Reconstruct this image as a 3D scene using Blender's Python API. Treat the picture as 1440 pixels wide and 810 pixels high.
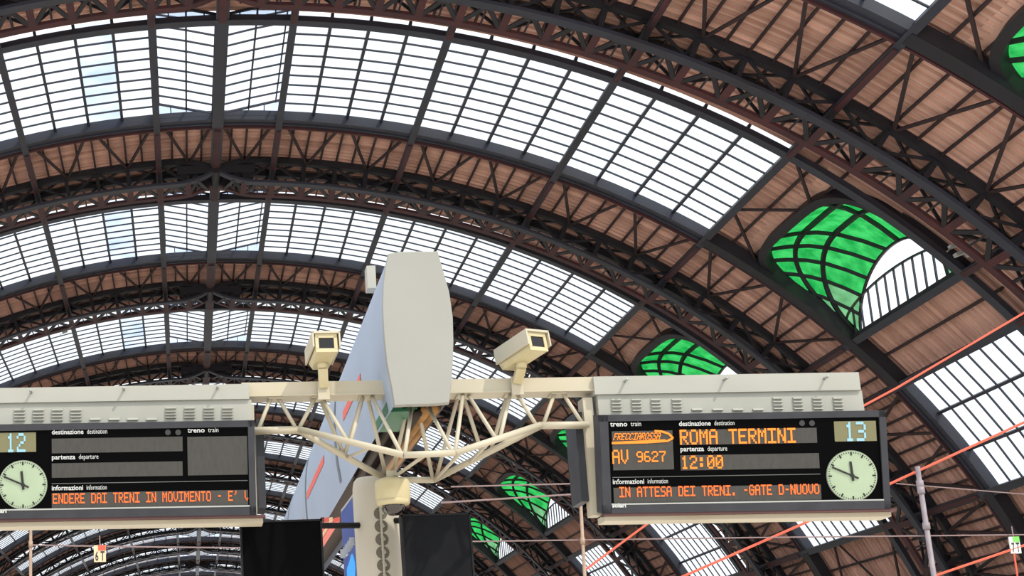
import bpy, math, random
from math import sin, cos, pi, sqrt, atan2, radians
from mathutils import Vector as V, Matrix as M

random.seed(7)
for o in list(bpy.data.objects):
    bpy.data.objects.remove(o)
SC = bpy.context.scene
COL = SC.collection

# ------------------------------------------------------------------ camera
F, PPX, PPY = 2300.0, 247.6, 405.0            # focal length and principal point in photo pixels (the photo is a crop)
PITCH, ROLL = 0.2791, -0.0275
EYE = V((-2.507, 0.0, 1.7))
_f = V((0, cos(PITCH), sin(PITCH))); _r = V((1, 0, 0)); _u = _r.cross(_f)
CR = _r * cos(ROLL) + _u * sin(ROLL); CU = -_r * sin(ROLL) + _u * cos(ROLL); CF = _f
cam = bpy.data.cameras.new('camera'); camo = bpy.data.objects.new('camera', cam); COL.objects.link(camo)
m = M.Identity(4)
for i in range(3):
    m[i][0] = CR[i]; m[i][1] = CU[i]; m[i][2] = -CF[i]; m[i][3] = EYE[i]
camo.matrix_world = m
cam.sensor_fit = 'HORIZONTAL'; cam.sensor_width = 36.0; cam.lens = F / 1440 * 36
cam.shift_x = (720 - PPX) / 1440; cam.shift_y = 0
cam.clip_start = 0.1; cam.clip_end = 2000
SC.camera = camo

# ------------------------------------------------------------------ sky, sun, exposure
w = bpy.data.worlds.new('sky'); SC.world = w; w.use_nodes = True
bg = w.node_tree.nodes['Background']
bg.inputs[0].default_value = (0.92, 0.96, 1.0, 1); bg.inputs[1].default_value = 1.25
sl = bpy.data.lights.new('sun', 'SUN'); sl.energy = 2.2; sl.angle = 0.02; sl.color = (1.0, 0.92, 0.78)
so = bpy.data.objects.new('sun', sl); COL.objects.link(so)
SUN = V((0.42, -0.52, 0.74)).normalized()
so.rotation_euler = SUN.to_track_quat('Z', 'Y').to_euler(); so.location = (20, -30, 60)
SC.view_settings.view_transform = 'Standard'; SC.view_settings.look = 'None'
SC.view_settings.exposure = 0.35; SC.view_settings.gamma = 1.0; SC.view_settings.use_curve_mapping = False
try:
    SC.cycles.transparent_max_bounces = 24; SC.cycles.max_bounces = 8; SC.cycles.diffuse_bounces = 5
except Exception:
    pass

def proj(P):
    q = P - EYE; d = q.dot(CF)
    if d < 0.1: return None
    return (PPX + F * q.dot(CR) / d, PPY - F * q.dot(CU) / d)
def vis(P, mg=0.14):
    q = proj(P)
    return q is not None and -1440 * mg < q[0] < 1440 * (1 + mg) and -810 * mg < q[1] < 810 * (1 + mg)
def ray(x, y): return (CF * F + CR * (x - PPX) - CU * (y - PPY)).normalized()
def px(x, y, Y):                                # photo pixel -> point on the cross plane at distance Y
    d = ray(x, y); return EYE + d * (Y / d.y)

# ------------------------------------------------------------------ materials
def lin(c): return tuple((v / 255 / 12.92 if v <= 10 else ((v / 255 + .055) / 1.055) ** 2.4) for v in c)
def mat(name, rgb, rough=0.6, metal=0.0, noise=0.0, scale=4.0, col2=None, bump=0.0, stretch=(1, 1, 1), spec=0.5, emit=None, estr=0.0):
    mt = bpy.data.materials.new(name); mt.use_nodes = True
    nt = mt.node_tree; b = nt.nodes['Principled BSDF']
    b.inputs['Roughness'].default_value = rough; b.inputs['Metallic'].default_value = metal
    b.inputs['Specular IOR Level'].default_value = spec
    c = lin(rgb) + (1,)
    b.inputs['Base Color'].default_value = c
    if noise or bump:
        tc = nt.nodes.new('ShaderNodeNewGeometry'); mp = nt.nodes.new('ShaderNodeMapping')
        mp.inputs['Scale'].default_value = stretch
        nz = nt.nodes.new('ShaderNodeTexNoise'); nz.inputs['Scale'].default_value = scale; nz.inputs['Detail'].default_value = 5
        nt.links.new(tc.outputs['Position'], mp.inputs[0]); nt.links.new(mp.outputs[0], nz.inputs['Vector'])
        if noise:
            rp = nt.nodes.new('ShaderNodeValToRGB')
            rp.color_ramp.elements[0].position = 0.5 - 0.5 * noise; rp.color_ramp.elements[1].position = 0.5 + 0.5 * noise
            c2 = lin(col2) + (1,) if col2 else tuple(v * 0.6 for v in c[:3]) + (1,)
            rp.color_ramp.elements[0].color = c2; rp.color_ramp.elements[1].color = c
            nt.links.new(nz.outputs['Fac'], rp.inputs[0]); nt.links.new(rp.outputs[0], b.inputs['Base Color'])
        if bump:
            bp = nt.nodes.new('ShaderNodeBump'); bp.inputs['Strength'].default_value = bump
            nt.links.new(nz.outputs['Fac'], bp.inputs['Height']); nt.links.new(bp.outputs[0], b.inputs['Normal'])
    if emit:
        b.inputs['Emission Color'].default_value = lin(emit) + (1,); b.inputs['Emission Strength'].default_value = estr
    return mt
def glass(name, rgb, rgb2=None, scale=1.0, gloss=0.06, stretch=(1, 1, 1)):
    mt = bpy.data.materials.new(name); mt.use_nodes = True; nt = mt.node_tree
    for n in list(nt.nodes): nt.nodes.remove(n)
    out = nt.nodes.new('ShaderNodeOutputMaterial'); tr = nt.nodes.new('ShaderNodeBsdfTransparent')
    gl = nt.nodes.new('ShaderNodeBsdfGlossy'); gl.inputs['Roughness'].default_value = 0.25; gl.inputs['Color'].default_value = (.8, .85, .9, 1)
    mx = nt.nodes.new('ShaderNodeMixShader'); mx.inputs[0].default_value = gloss
    nt.links.new(tr.outputs[0], mx.inputs[1]); nt.links.new(gl.outputs[0], mx.inputs[2]); nt.links.new(mx.outputs[0], out.inputs[0])
    tr.inputs[0].default_value = tuple(rgb) + (1,)
    if rgb2:
        tc = nt.nodes.new('ShaderNodeNewGeometry'); mp = nt.nodes.new('ShaderNodeMapping'); mp.inputs['Scale'].default_value = stretch
        nz = nt.nodes.new('ShaderNodeTexNoise'); nz.inputs['Scale'].default_value = scale; nz.inputs['Detail'].default_value = 6
        rp = nt.nodes.new('ShaderNodeValToRGB'); rp.color_ramp.elements[0].position = .35; rp.color_ramp.elements[1].position = .65
        rp.color_ramp.elements[0].color = tuple(rgb2) + (1,); rp.color_ramp.elements[1].color = tuple(rgb) + (1,)
        nt.links.new(tc.outputs['Position'], mp.inputs[0]); nt.links.new(mp.outputs[0], nz.inputs['Vector'])
        nt.links.new(nz.outputs['Fac'], rp.inputs[0]); nt.links.new(rp.outputs[0], tr.inputs[0])
    return mt

STEEL = mat('dark_painted_steel', (32, 33, 42), .55, .0, .6, .5, (27, 22, 26), spec=.4)
STEELR = mat('rust_painted_steel', (86, 40, 42), .6, 0, .7, .6, (40, 30, 36), spec=.4)
STEELB = mat('edge_girder_paint', (44, 50, 66), .5, .0, .6, .4, (38, 36, 44))
RAFT = mat('rafter_paint', (50, 31, 33), .7, 0, .6, .6, (34, 25, 29))
BROWN = mat('roof_boarding_brown', (242, 204, 188), .85, 0, .6, 1.0, (160, 122, 108), stretch=(.07, 3.2, .07), spec=.2)
PINK = mat('pink_sheet', (222, 178, 162), .8, 0, .8, .5, (196, 160, 138), spec=.2)
GLASS = glass('clear_roof_glass', (.96, .97, .98), (.9, .93, .96), .7)
GLASSB = glass('dusty_blue_roof_glass', (.88, .91, .96), (.74, .81, .92), .5)
GREEN = glass('green_glass', (.045, .50, .11), (.006, .28, .045), 1.6, .04, (1, 1, .35))
GREENY = glass('yellow_green_glass', (.30, .66, .10), (.12, .48, .08), 1.2, .04, (1, 1, .35))
GREEND = glass('grey_green_glass', (.17, .44, .20), (.08, .27, .10), 1.2, .04)
FLOORM = mat('platform_paving', (232, 222, 210), .8, 0, .6, .8, (216, 206, 194))
CREAM = mat('cream_paint', (190, 184, 166), .5, 0, .7, 1.6, (172, 162, 138))
GREYW = mat('pale_grey_paint', (168, 169, 161), .5, 0, .8, 1.5, (154, 154, 145))
FAIR = mat('fairing_grey_paint', (150, 151, 146), .45, 0, .9, 1.3, (140, 140, 133))
FAIRS = mat('fairing_side_paint', (158, 173, 194), .4, 0, .7, .8, (142, 157, 178))
FAIRD = mat('fairing_groove', (96, 104, 116), .6)
REDS = mat('red_stripe_paint', (214, 96, 84), .5)
REDBR = mat('red_brown_paint', (84, 48, 47), .6, 0, .6, 2, (68, 38, 37))
BEZ = mat('bezel_anthracite', (56, 58, 64), .55, 0, .5, 6, (46, 48, 54), spec=.3)
BLACK = mat('board_black_face', (3, 3, 4), .5, spec=.04)
FIELD = mat('unlit_led_field', (62, 61, 58), .6, 0, .6, 40, (50, 49, 47), stretch=(1, 1, .2))
OLIVE = mat('number_field_olive', (112, 110, 78), .6)
WHITEP = mat('white_print', (190, 194, 194), .6)
LINEP = mat('grey_line_print', (90, 92, 92), .6)
LED = mat('orange_led', (120, 50, 5), .5, emit=(255, 138, 30), estr=1.15)
LEDR = mat('orange_red_led', (120, 40, 5), .5, emit=(255, 112, 40), estr=1.1)
LCD = mat('pale_blue_segments', (110, 150, 165), .5, emit=(170, 214, 228), estr=.35)
DOT = mat('dim_sensor_lens', (44, 45, 46), .4)
CLK = mat('clock_face', (152, 168, 142), .5, 0, .9, 5, (132, 150, 124), emit=(205, 224, 190), estr=.12)
CLKRIM = mat('clock_rim', (130, 142, 128), .4)
INK = mat('clock_ink', (16, 18, 18), .5)
SCREEN = mat('dark_screen_back', (5, 5, 7), .7, 0, .5, 6, (3, 3, 5), spec=.05)
SCREEN2 = mat('charcoal_screen_back', (24, 26, 30), .7, 0, .5, 6, (19, 20, 24), spec=.1)
SCRFR = mat('screen_frame', (24, 25, 28), .6, spec=.2)
BLUE = mat('blue_poster', (18, 66, 150), .35, 0, .7, 1.5, (10, 44, 116), emit=(10, 60, 150), estr=.1)
CYAN = mat('light_blue_poster_figure', (30, 150, 226), .4, emit=(30, 150, 226), estr=.3)
HOLE = mat('column_vent_disc', (96, 91, 80), .7)
CONC = mat('column_paint', (190, 184, 170), .6, 0, .8, 1.2, (174, 166, 150))
CAMP = mat('camera_housing_cream', (198, 190, 158), .5, 0, .7, 5, (182, 168, 124))
LENS = mat('dark_camera_window', (16, 12, 14), .15)
DOME = mat('smoked_dome', (34, 26, 26), .06, spec=.9)
WOOD = mat('ochre_conduit', (176, 132, 74), .6, 0, .6, 3, (120, 82, 44))
DKBR = mat('dark_tray', (52, 42, 36), .8)
GREENP = mat('green_pipe_paint', (40, 104, 72), .5)
REDROD = mat('orange_red_cable', (214, 92, 68), .5)
GREYROD = mat('grey_pole', (150, 142, 150), .5, 0, .5, 3, (122, 112, 118))
TANPOLE = mat('tan_pole', (176, 152, 132), .6, 0, .5, 3, (140, 116, 100))
WIRE = mat('wire_grey', (132, 112, 112), .6)
SIGNW = mat('sign_plate_white', (214, 216, 212), .5)
SIGNG = mat('sign_green', (112, 196, 84), .5)
SIGNR = mat('sign_red', (222, 84, 60), .5)
SIGNC = mat('sign_cream', (212, 192, 158), .5)
LAMPW = mat('lamp_glass_lit', (230, 236, 250), .3, emit=(225, 235, 255), estr=1.6)
ALU = mat('aluminium', (170, 174, 172), .35, .4)

# ------------------------------------------------------------------ helpers
def link(o): COL.objects.link(o); return o
def tag(o, label=None, cat=None, group=None, kind=None):
    if label: o['label'] = label
    if cat: o['category'] = cat
    if group: o['group'] = group
    if kind: o['kind'] = kind
    return o
def empty(name, loc=(0, 0, 0)):
    o = bpy.data.objects.new(name, None); o.location = loc; o.empty_display_size = .3; return link(o)
def put(o, parent):                              # keep world placement below a translated Empty / identity mesh
    if parent is not None:
        o.parent = parent
        mw = M.Translation(parent.location) if parent.type == 'EMPTY' and parent.parent is None else None
        if mw is None:
            p = parent; mw = wmat(p)
        o.matrix_parent_inverse = mw.inverted()
    return o
def wmat(p):
    loc = p.matrix_basis.copy()
    if p.parent is None: return loc
    return wmat(p.parent) @ p.matrix_parent_inverse @ loc
class MB:
    def __init__(s): s.v = []; s.f = []
    def add(s, vs, fs):
        n = len(s.v); s.v += [tuple(q) for q in vs]; s.f += [tuple(i + n for i in f) for f in fs]; return s
    def obox(s, c, a, b, d):                     # centre and three half-axis vectors
        c = V(c); vs = [c + a * i + b * j + d * k for k in (-1, 1) for j in (-1, 1) for i in (-1, 1)]
        fs = [(0, 2, 3, 1), (4, 5, 7, 6), (0, 1, 5, 4), (2, 6, 7, 3), (0, 4, 6, 2), (1, 3, 7, 5)]
        if a.cross(b).dot(d) < 0: fs = [f[::-1] for f in fs]
        return s.add(vs, fs)
    def box(s, x0, x1, y0, y1, z0, z1):
        return s.obox(((x0 + x1) / 2, (y0 + y1) / 2, (z0 + z1) / 2), V(((x1 - x0) / 2, 0, 0)), V((0, (y1 - y0) / 2, 0)), V((0, 0, (z1 - z0) / 2)))
    def bar(s, p, q, wd, ht, up=V((0, 0, 1))):
        p = V(p); q = V(q); a = (q - p); L = a.length
        if L < 1e-5: return s
        a = a / L; b = up.cross(a)
        if b.length < 1e-4: b = V((0, 1, 0)).cross(a)
        b.normalize(); c = a.cross(b)
        return s.obox((p + q) / 2, a * (L / 2), b * (wd / 2), c * (ht / 2))
    def tube(s, p, q, r, n=8, r2=None, cap=True):
        p = V(p); q = V(q); a = (q - p).normalized(); b = a.orthogonal().normalized(); c = a.cross(b); r2 = r if r2 is None else r2
        vs = [p + (b * cos(2 * pi * i / n) + c * sin(2 * pi * i / n)) * r for i in range(n)] + [q + (b * cos(2 * pi * i / n) + c * sin(2 * pi * i / n)) * r2 for i in range(n)]
        fs = [(i, (i + 1) % n, n + (i + 1) % n, n + i) for i in range(n)]
        if cap: fs += [tuple(range(n))[::-1], tuple(range(n, 2 * n))]
        return s.add(vs, fs)
    def path(s, pts, r, n=8):
        pts = [V(p) for p in pts]
        for a, b in zip(pts, pts[1:]): s.tube(a, b, r, n)
        return s
    def loft(s, rings, close=True, caps=True):
        n = len(rings[0]); vs = [p for r in rings for p in r]; fs = []
        for k in range(len(rings) - 1):
            for i in range(n if close else n - 1):
                j = (i + 1) % n; fs.append((k * n + i, k * n + j, (k + 1) * n + j, (k + 1) * n + i))
        if caps: fs += [tuple(range(n))[::-1], tuple(range((len(rings) - 1) * n, len(rings) * n))]
        return s.add(vs, fs)
    def mesh(s, name, mt, smooth=False):
        me = bpy.data.meshes.new(name); me.from_pydata(s.v, [], s.f); me.update()
        if mt: me.materials.append(mt)
        if smooth: me.polygons.foreach_set('use_smooth', [True] * len(me.polygons))
        return me
    def build(s, name, mt, parent=None, smooth=False):
        return put(link(bpy.data.objects.new(name, s.mesh(name, mt, smooth))), parent)
def inst(name, me, parent, mw=None):
    o = link(bpy.data.objects.new(name, me))
    if mw is not None: o.matrix_basis = mw
    return put(o, parent)
_unit = {}
def ubox(mt):
    if mt.name not in _unit: _unit[mt.name] = MB().box(-.5, .5, -.5, .5, -.5, .5).mesh('unit_piece', mt)
    return _unit[mt.name]
def frame_m(c, a, b, d):                         # matrix from full-length axis vectors
    mm = M.Identity(4)
    for i in range(3): mm[i][0] = a[i]; mm[i][1] = b[i]; mm[i][2] = d[i]; mm[i][3] = c[i]
    return mm
def piece(name, mt, parent, c, a, b, d): return inst(name, ubox(mt), parent, frame_m(c, a, b, d))
def barpiece(name, mt, parent, p, q, wd, ht, up):
    p = V(p); q = V(q); a = q - p; an = a.normalized(); b = up.cross(an)
    if b.length < 1e-4: b = V((0, 1, 0)).cross(an)
    b.normalize(); c = an.cross(b)
    return piece(name, mt, parent, (p + q) / 2, a, b * wd, c * ht)

# ------------------------------------------------------------------ roof shape
ZC = -12.4 + EYE.z
D0, S, E_ = 70.01, 25.486, 12.455               # first edge girder, bay length, glass strip length
TH = [0.0733, 0.2328, 0.4067, 0.5919, 0.7914, 0.8596, 1.0078]   # purlin angles
TH8, THM = 1.12, 1.26
NB = range(-1, 12)
def rr(t): return 45.34 + 1.512 * t * t - 1.56 * t ** 4
def rp0(t, off=0.0):
    r = rr(t); dr = 3.024 * t - 6.24 * t ** 3
    p = V((r * sin(t), 0, ZC + r * cos(t)))
    tg = V((dr * sin(t) + r * cos(t), 0, dr * cos(t) - r * sin(t))).normalized()
    nm = V((-tg.z, 0, tg.x))
    return p + nm * off, tg, nm
def RP(t, Y, off=0.0):
    p = rp0(t, off)[0]; p.y = Y; return p
def lerp(a, b, f): return a + (b - a) * f
def lins(a, b, n): return [a + (b - a) * i / n for i in range(n + 1)]
def t_of_x(x):
    a, b = 0.0, THM
    for _ in range(40):
        c = (a + b) / 2
        if rp0(c)[0].x < x: a = c
        else: b = c
    return a
def t_of_z(z, off):
    a, b = 0.3, 1.1
    for _ in range(40):
        c = (a + b) / 2
        if rp0(c, off)[0].z > z: a = c
        else: b = c
    return a
def arcbar(mb, ts, Y0, Y1, o0, o1):              # box swept along the arch; o0/o1 may be functions of angle
    rings = []
    for t in ts:
        a0 = o0(t) if callable(o0) else o0; a1 = o1(t) if callable(o1) else o1
        rings.append([RP(t, Y0, a0), RP(t, Y1, a0), RP(t, Y1, a1), RP(t, Y0, a1)])
    return mb.loft(rings)
ALLT = lins(-THM, THM, 96)
SKIN, GO = 0.66, 0.60                            # boarding and glass above the purlin soffit

# floor (below the frame; it bounces the daylight up to the boarding)
fl = MB().box(-60, 60, -60, 380, -.3, 0).build('floor', FLOORM); tag(fl, kind='structure')

# ------------------------------------------------------------------ ceiling: boarding, rafters, braces, edge girders
def boarding(mb, ts, Y0, Y1, half=False):
    n = max(1, round((Y1 - Y0) / .5)); dy = (Y1 - Y0) / n
    pts = [rp0(t) for t in ts]
    vs = []; fs = []; nt_ = len(ts)
    for k in range(n):
        for (yy, of) in ((Y0 + k * dy, SKIN), (Y0 + (k + 1) * dy, SKIN + .13)):
            for (p, tg, nm) in pts:
                q = p + nm * of; vs.append((q.x, yy, q.z))
    for (p, tg, nm) in pts:
        q = p + nm * SKIN; vs.append((q.x, Y1, q.z))
    for r in range(2 * n):
        for i in range(nt_ - 1):
            a = r * nt_ + i; fs.append((a, a + nt_, a + nt_ + 1, a + 1))
    mb.add(vs, fs)
BAYS = [(-TH[0], TH[0])] + [(TH[i], TH[i + 1]) for i in range(6)] + [(TH[6], TH8), (TH8, THM)]
DORM = dict()
DY0, DY1 = .35, 13.05                              # dormer mouth along the bay
X5 = rp0(TH[4])[0].x
NSE = 4.5
def mouth_f(yf):                                  # how far down the field (0 upper purlin .. 1 sill) the mouth reaches
    return 1 - .73 * max(0, 1 - abs(2 * yf - 1) ** NSE) ** (1 / NSE)
Z5 = rp0(TH[4], .35)[0].z
sheet_mesh = {}
for n in NB:
    d = D0 + n * S
    Y0, Y1 = d + E_ + .55, d + S + .22
    # first piece carries the boarding mesh itself: main band, plus side fields beside the glass
    mb = MB(); boarding(mb, ALLT, Y0, Y1)
    for sg in (1, -1):
        for (a, b) in ((TH[3], lerp(TH[3], TH[4], .24)), (TH[4], TH[5]), (TH[6], THM)):
            ts = lins(a, b, 4); ts = ts if sg > 0 else [-t for t in ts][::-1]
            boarding(mb, ts, d + .18, d + E_ + .55)
    cl = mb.build('ceiling', BROWN)
    tag(cl, kind='structure')
    # spandrel sheet between the upper purlin and the dormer mouth
    for sg in (1, -1):
        ms = MB(); rows = []
        ys = [d + .18, d + DY0 - .001] + [d + DY0 + (DY1 - DY0) * (.5 - .5 * cos(pi * i / 40)) for i in range(41)]
        for y in ys:
            yf = (y - d - DY0) / (DY1 - DY0)
            f1 = mouth_f(yf) if 0 <= yf <= 1 else 1.0
            f0 = min(.2, f1 * .9)
            rows.append([RP(sg * lerp(TH[3], TH[4], f), y, SKIN + .06) for f in lins(f0, f1, 6)])
        ms.loft(rows, close=False, caps=False)
        ms.build('spandrel_sheet', PINK, cl)
    det = n <= 1
    joined_r = MB(); joined_b = MB()
    for (a, b) in BAYS + [(-b, -a) for (a, b) in BAYS[1:]]:
        k = 8 if abs(b - a) > .1 else (4 if abs(b - a) > .04 else 3)
        for i in range(1, k):
            t = lerp(a, b, i / k)
            if abs(t) < .004: continue
            p, tg, nm = rp0(t, SKIN - .10)
            ya, yb = d + E_ + .55, d + S - .9
            if not (vis(V((p.x, ya, p.z))) or vis(V((p.x, yb, p.z))) or vis(V((p.x, (ya + yb) / 2, p.z)))): continue
            c = V((p.x, (ya + yb) / 2, p.z))
            if det: piece('rafter', RAFT, cl, c, tg * .11, V((0, yb - ya, 0)), nm * .2)
            else: joined_r.obox(c, tg * .055, V((0, (yb - ya) / 2, 0)), nm * .1)
        # zigzag wind braces up to the truss
        if abs(b - a) > .1:
            yn, yf_ = d + E_ + .6, d + S - 5.8
            for (f0, f1) in ((.04, .27), (.48, .27), (.52, .75), (.98, .75)):
                P, Q = RP(lerp(a, b, f0), yn, SKIN - .32), RP(lerp(a, b, f1), yf_, SKIN - .32)
                if not (vis(P) or vis(Q)): continue
                up = rp0(lerp(a, b, .5))[2]
                if det: barpiece('brace', RAFT, cl, P, Q, .16, .08, up)
                else: joined_b.bar(P, Q, .16, .08, up)
    # side fields beside the glass strip (dormer field and below)
    for sg in (1, -1):
        for (a, b, fr) in ((TH[3], TH[4], (.14, .28)), (TH[4], TH[5], (.5,)), (TH[6], TH8, (.33, .66)), (TH8, THM, (.33, .66))):
            for f in fr:
                p, tg, nm = rp0(sg * lerp(a, b, f), SKIN - .10)
                c = V((p.x, d + E_ / 2, p.z))
                if not (vis(c) or vis(V((p.x, d + E_, p.z))) or vis(V((p.x, d, p.z)))): continue
                if det: piece('rafter', RAFT, cl, c, tg * .12, V((0, E_ + .6, 0)), nm * .2)
                else: joined_r.obox(c, tg * .06, V((0, E_ / 2, 0)), nm * .1)
            if b - a > .1 or a >= TH[6]:
                f1 = .30 if a == TH[3] else .95
                for (ya, yb) in ((d + .3, d + E_ * .33), (d + E_ * .66, d + E_ * .33), (d + E_ * .7, d + E_ * .99)):
                    P, Q = RP(sg * lerp(a, b, .02), ya, SKIN - .3), RP(sg * lerp(a, b, f1), yb, SKIN - .3)
                    if not (vis(P) or vis(Q)): continue
                    up = rp0(sg * a)[2]
                    if det: barpiece('brace', RAFT, cl, P, Q, .16, .08, up)
                    else: joined_b.bar(P, Q, .16, .08, up)
    if joined_r.v: tag(joined_r.build('rafter', RAFT, cl), kind='stuff')
    if joined_b.v: tag(joined_b.build('brace', RAFT, cl), kind='stuff')

# edge girders fore and aft of every glass strip, shared meshes
g1 = arcbar(MB(), ALLT, -.17, .17, -.02, .26)
arcbar(g1, ALLT, -.30, .30, -.08, -.02)
ME_G1 = g1.mesh('edge_girder', STEELB)
g2 = arcbar(MB(), ALLT, .0, .22, .12, .62); arcbar(g2, ALLT, -.1, .95, .06, .14); arcbar(g2, ALLT, .42, .52, -.02, .14)
ME_G2 = g2.mesh('sill_beam', STEELB)
g3 = arcbar(MB(), ALLT, .85, 1.0, -.06, .55)
ME_G3 = g3.mesh('sill_moulding', STEELR)
g4 = MB()
for sg in (1, -1):
    for (a, b) in ((TH[3], TH[5]), (TH[6], THM)):
        arcbar(g4, [sg * t for t in lins(a, b, 14)], -.25, .65, -.12, .55)
ME_G4 = g4.mesh('trimmer_beam', STEEL)

# ------------------------------------------------------------------ skylight windows
NPY = 10
GY0 = .2
def yrow(k): return (E_) * k / NPY if k > 0 else GY0
def glass_cols():                                 # (ta, tb, oa, ob) per pane column
    cols = []
    for sg in (1, -1):
        for (a, b, k) in [(TH[0], TH[1], 4), (TH[1], TH[2], 4), (TH[2], TH[3], 4), (TH[5], TH[6], 3)]:
            for i in range(k):
                cols.append((sg * lerp(a, b, i / k), sg * lerp(a, b, (i + 1) / k), GO, GO))
        for i in range(2):                        # butterfly lantern over the crown
            cols.append((sg * TH[0] * i / 2, sg * TH[0] * (i + 1) / 2, .42 + .42 * i, .42 + .42 * (i + 1)))
    return cols
COLS = glass_cols()
def pane_geo(c, k, d):
    ta, tb, oa, ob = c
    P, Q = RP(ta, 0, oa), RP(tb, 0, ob)
    y0, y1 = d + yrow(k), d + yrow(k + 1)
    a = Q - P; nm = V((-a.z, 0, a.x)).normalized()
    if a.x < 0: nm = -nm
    mid = (P + Q) / 2; mid.y = (y0 + y1) / 2
    return mid, a, V((0, y1 - y0, 0)), nm * .012
ME_BAR = {}
for i, c in enumerate(COLS):
    P, Q = RP(c[0], 0, c[2] - .04), RP(c[1], 0, c[3] - .04)
    ME_BAR[i] = MB().bar(P, Q, .075, .09, V((0, 1, 0))).mesh('glazing_bar', STEELB)
far_glass = MB(); far_bars = MB(); far_blue = MB()
for i, c in enumerate(COLS):
    for k in range(NPY):
        m_, a, b, t_ = pane_geo(c, k, 0); (far_blue if (c[0] < 0 and c[2] == GO and .10 < abs(c[0]) < .14) else far_glass).obox(m_, a / 2, b / 2, t_ / 2)
        if k: far_bars.bar(RP(c[0], yrow(k), c[2] - .04), RP(c[1], yrow(k), c[3] - .04), .075, .09, V((0, 1, 0)))
ME_FG = far_glass.mesh('pane', GLASS); ME_FBL = far_blue.mesh('pane', GLASSB); ME_FB = far_bars.mesh('glazing_bar', STEELB)
MULL = []
for sg in (1, -1):
    for (a, b, k) in [(TH[0], TH[1], 4), (TH[1], TH[2], 4), (TH[2], TH[3], 4), (TH[5], TH[6], 3)]:
        MULL += [(sg * lerp(a, b, i / k), GO, .15, .22) for i in range(1, k)]
    MULL += [(sg * TH[0] / 2, .84, .09, .14), (sg * TH[0] * .93, 1.2, .07, .12), (sg * TH[0] * .09, .5, .07, .12)]
ME_MULL = MB()
for (t, o, w_, h_) in MULL:
    p, tg, nm = rp0(t, o - .06)
    ME_MULL.obox((p.x, (GY0 + E_) / 2, p.z), tg * (w_ / 2), V((0, (E_ - GY0) / 2, 0)), nm * (h_ / 2))
ME_MULL = ME_MULL.mesh('mullion', STEELB)
# lantern end gables (a triangle of upright panes fore and aft), shared
gab = MB(); gabf = MB()
for y in (GY0, E_ + .05):
    for sg in (1, -1):
        for i in range(4):
            f0, f1 = i / 4, (i + 1) / 4
            q = [RP(sg * TH[0] * f0, y, .42), RP(sg * TH[0] * f1, y, .42), RP(sg * TH[0] * f1, y, .42 + .84 * f1), RP(sg * TH[0] * f0, y, .42 + .84 * f0)]
            gab.loft([q, [p + V((0, .015, 0)) for p in q]])
            if i: gabf.bar(q[0], q[3] + V((0, 0, .02)), .06, .08, V((0, 1, 0)))
        gabf.bar(RP(0, y, .42), RP(sg * TH[0], y, 1.26), .1, .14, V((0, 1, 0)))
        gabf.bar(RP(0, y, .40), RP(sg * TH[0], y, .40), .1, .12, V((0, 1, 0)))
        # upright cheeks of the lantern
    for sg in (1, -1):
        gabf.bar(RP(sg * TH[0], y, .3), RP(sg * TH[0], y, 1.3), .14, .14, V((0, 1, 0)))
for sg in (1, -1):
    q = [RP(sg * TH[0], GY0, .45), RP(sg * TH[0], E_ + .05, .45), RP(sg * TH[0], E_ + .05, 1.26), RP(sg * TH[0], GY0, 1.26)]
    gab.loft([q, [p + V((.015, 0, 0)) for p in q]])
ME_GAB = gab.mesh('gable_pane', GLASSB); ME_GABF = gabf.mesh('gable_frame', STEELB)
for n in NB:
    d = D0 + n * S
    wn = empty('window_%d' % (n + 2), (0, d, RP(0, 0)[2])); tag(wn, kind='structure')
    T = M.Translation((0, d, 0))
    inst('edge_girder', ME_G1, wn, T); inst('sill_beam', ME_G2, wn, M.Translation((0, d + E_, 0)))
    inst('sill_moulding', ME_G3, wn, M.Translation((0, d + E_, 0))); inst('trimmer_beam', ME_G4, wn, M.Translation((0, d + E_, 0)))
    if n in (0, 1):
        np_ = 0
        for i, c in enumerate(COLS):
            for k in range(NPY):
                m_, a, b, t_ = pane_geo(c, k, d)
                if not vis(m_, .06): continue
                blue = c[0] < 0 and abs(c[0]) < TH[1] and c[2] == GO and (.10 < abs(c[0]) < .14)
                piece('pane', GLASSB if blue else GLASS, wn, m_, a, b, t_); np_ += 1
                if k: inst('glazing_bar', ME_BAR[i], wn, M.Translation((0, d + yrow(k), 0)))
        for (t, o, w_, h_) in MULL:
            p, tg, nm = rp0(t, o - .06); c = V((p.x, d + (GY0 + E_) / 2, p.z))
            if vis(c) or vis(V((p.x, d, p.z))) or vis(V((p.x, d + E_, p.z))):
                piece('mullion', STEELB, wn, c, tg * w_, V((0, E_ - GY0, 0)), nm * h_)
    else:
        for nm_, me in (('pane', ME_FG), ('tinted_pane', ME_FBL), ('glazing_bar', ME_FB), ('mullion', ME_MULL)):
            tag(inst(nm_, me, wn, T), kind='stuff')
    tag(inst('gable_pane', ME_GAB, wn, T), kind='stuff'); inst('gable_frame', ME_GABF, wn, T)

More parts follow.
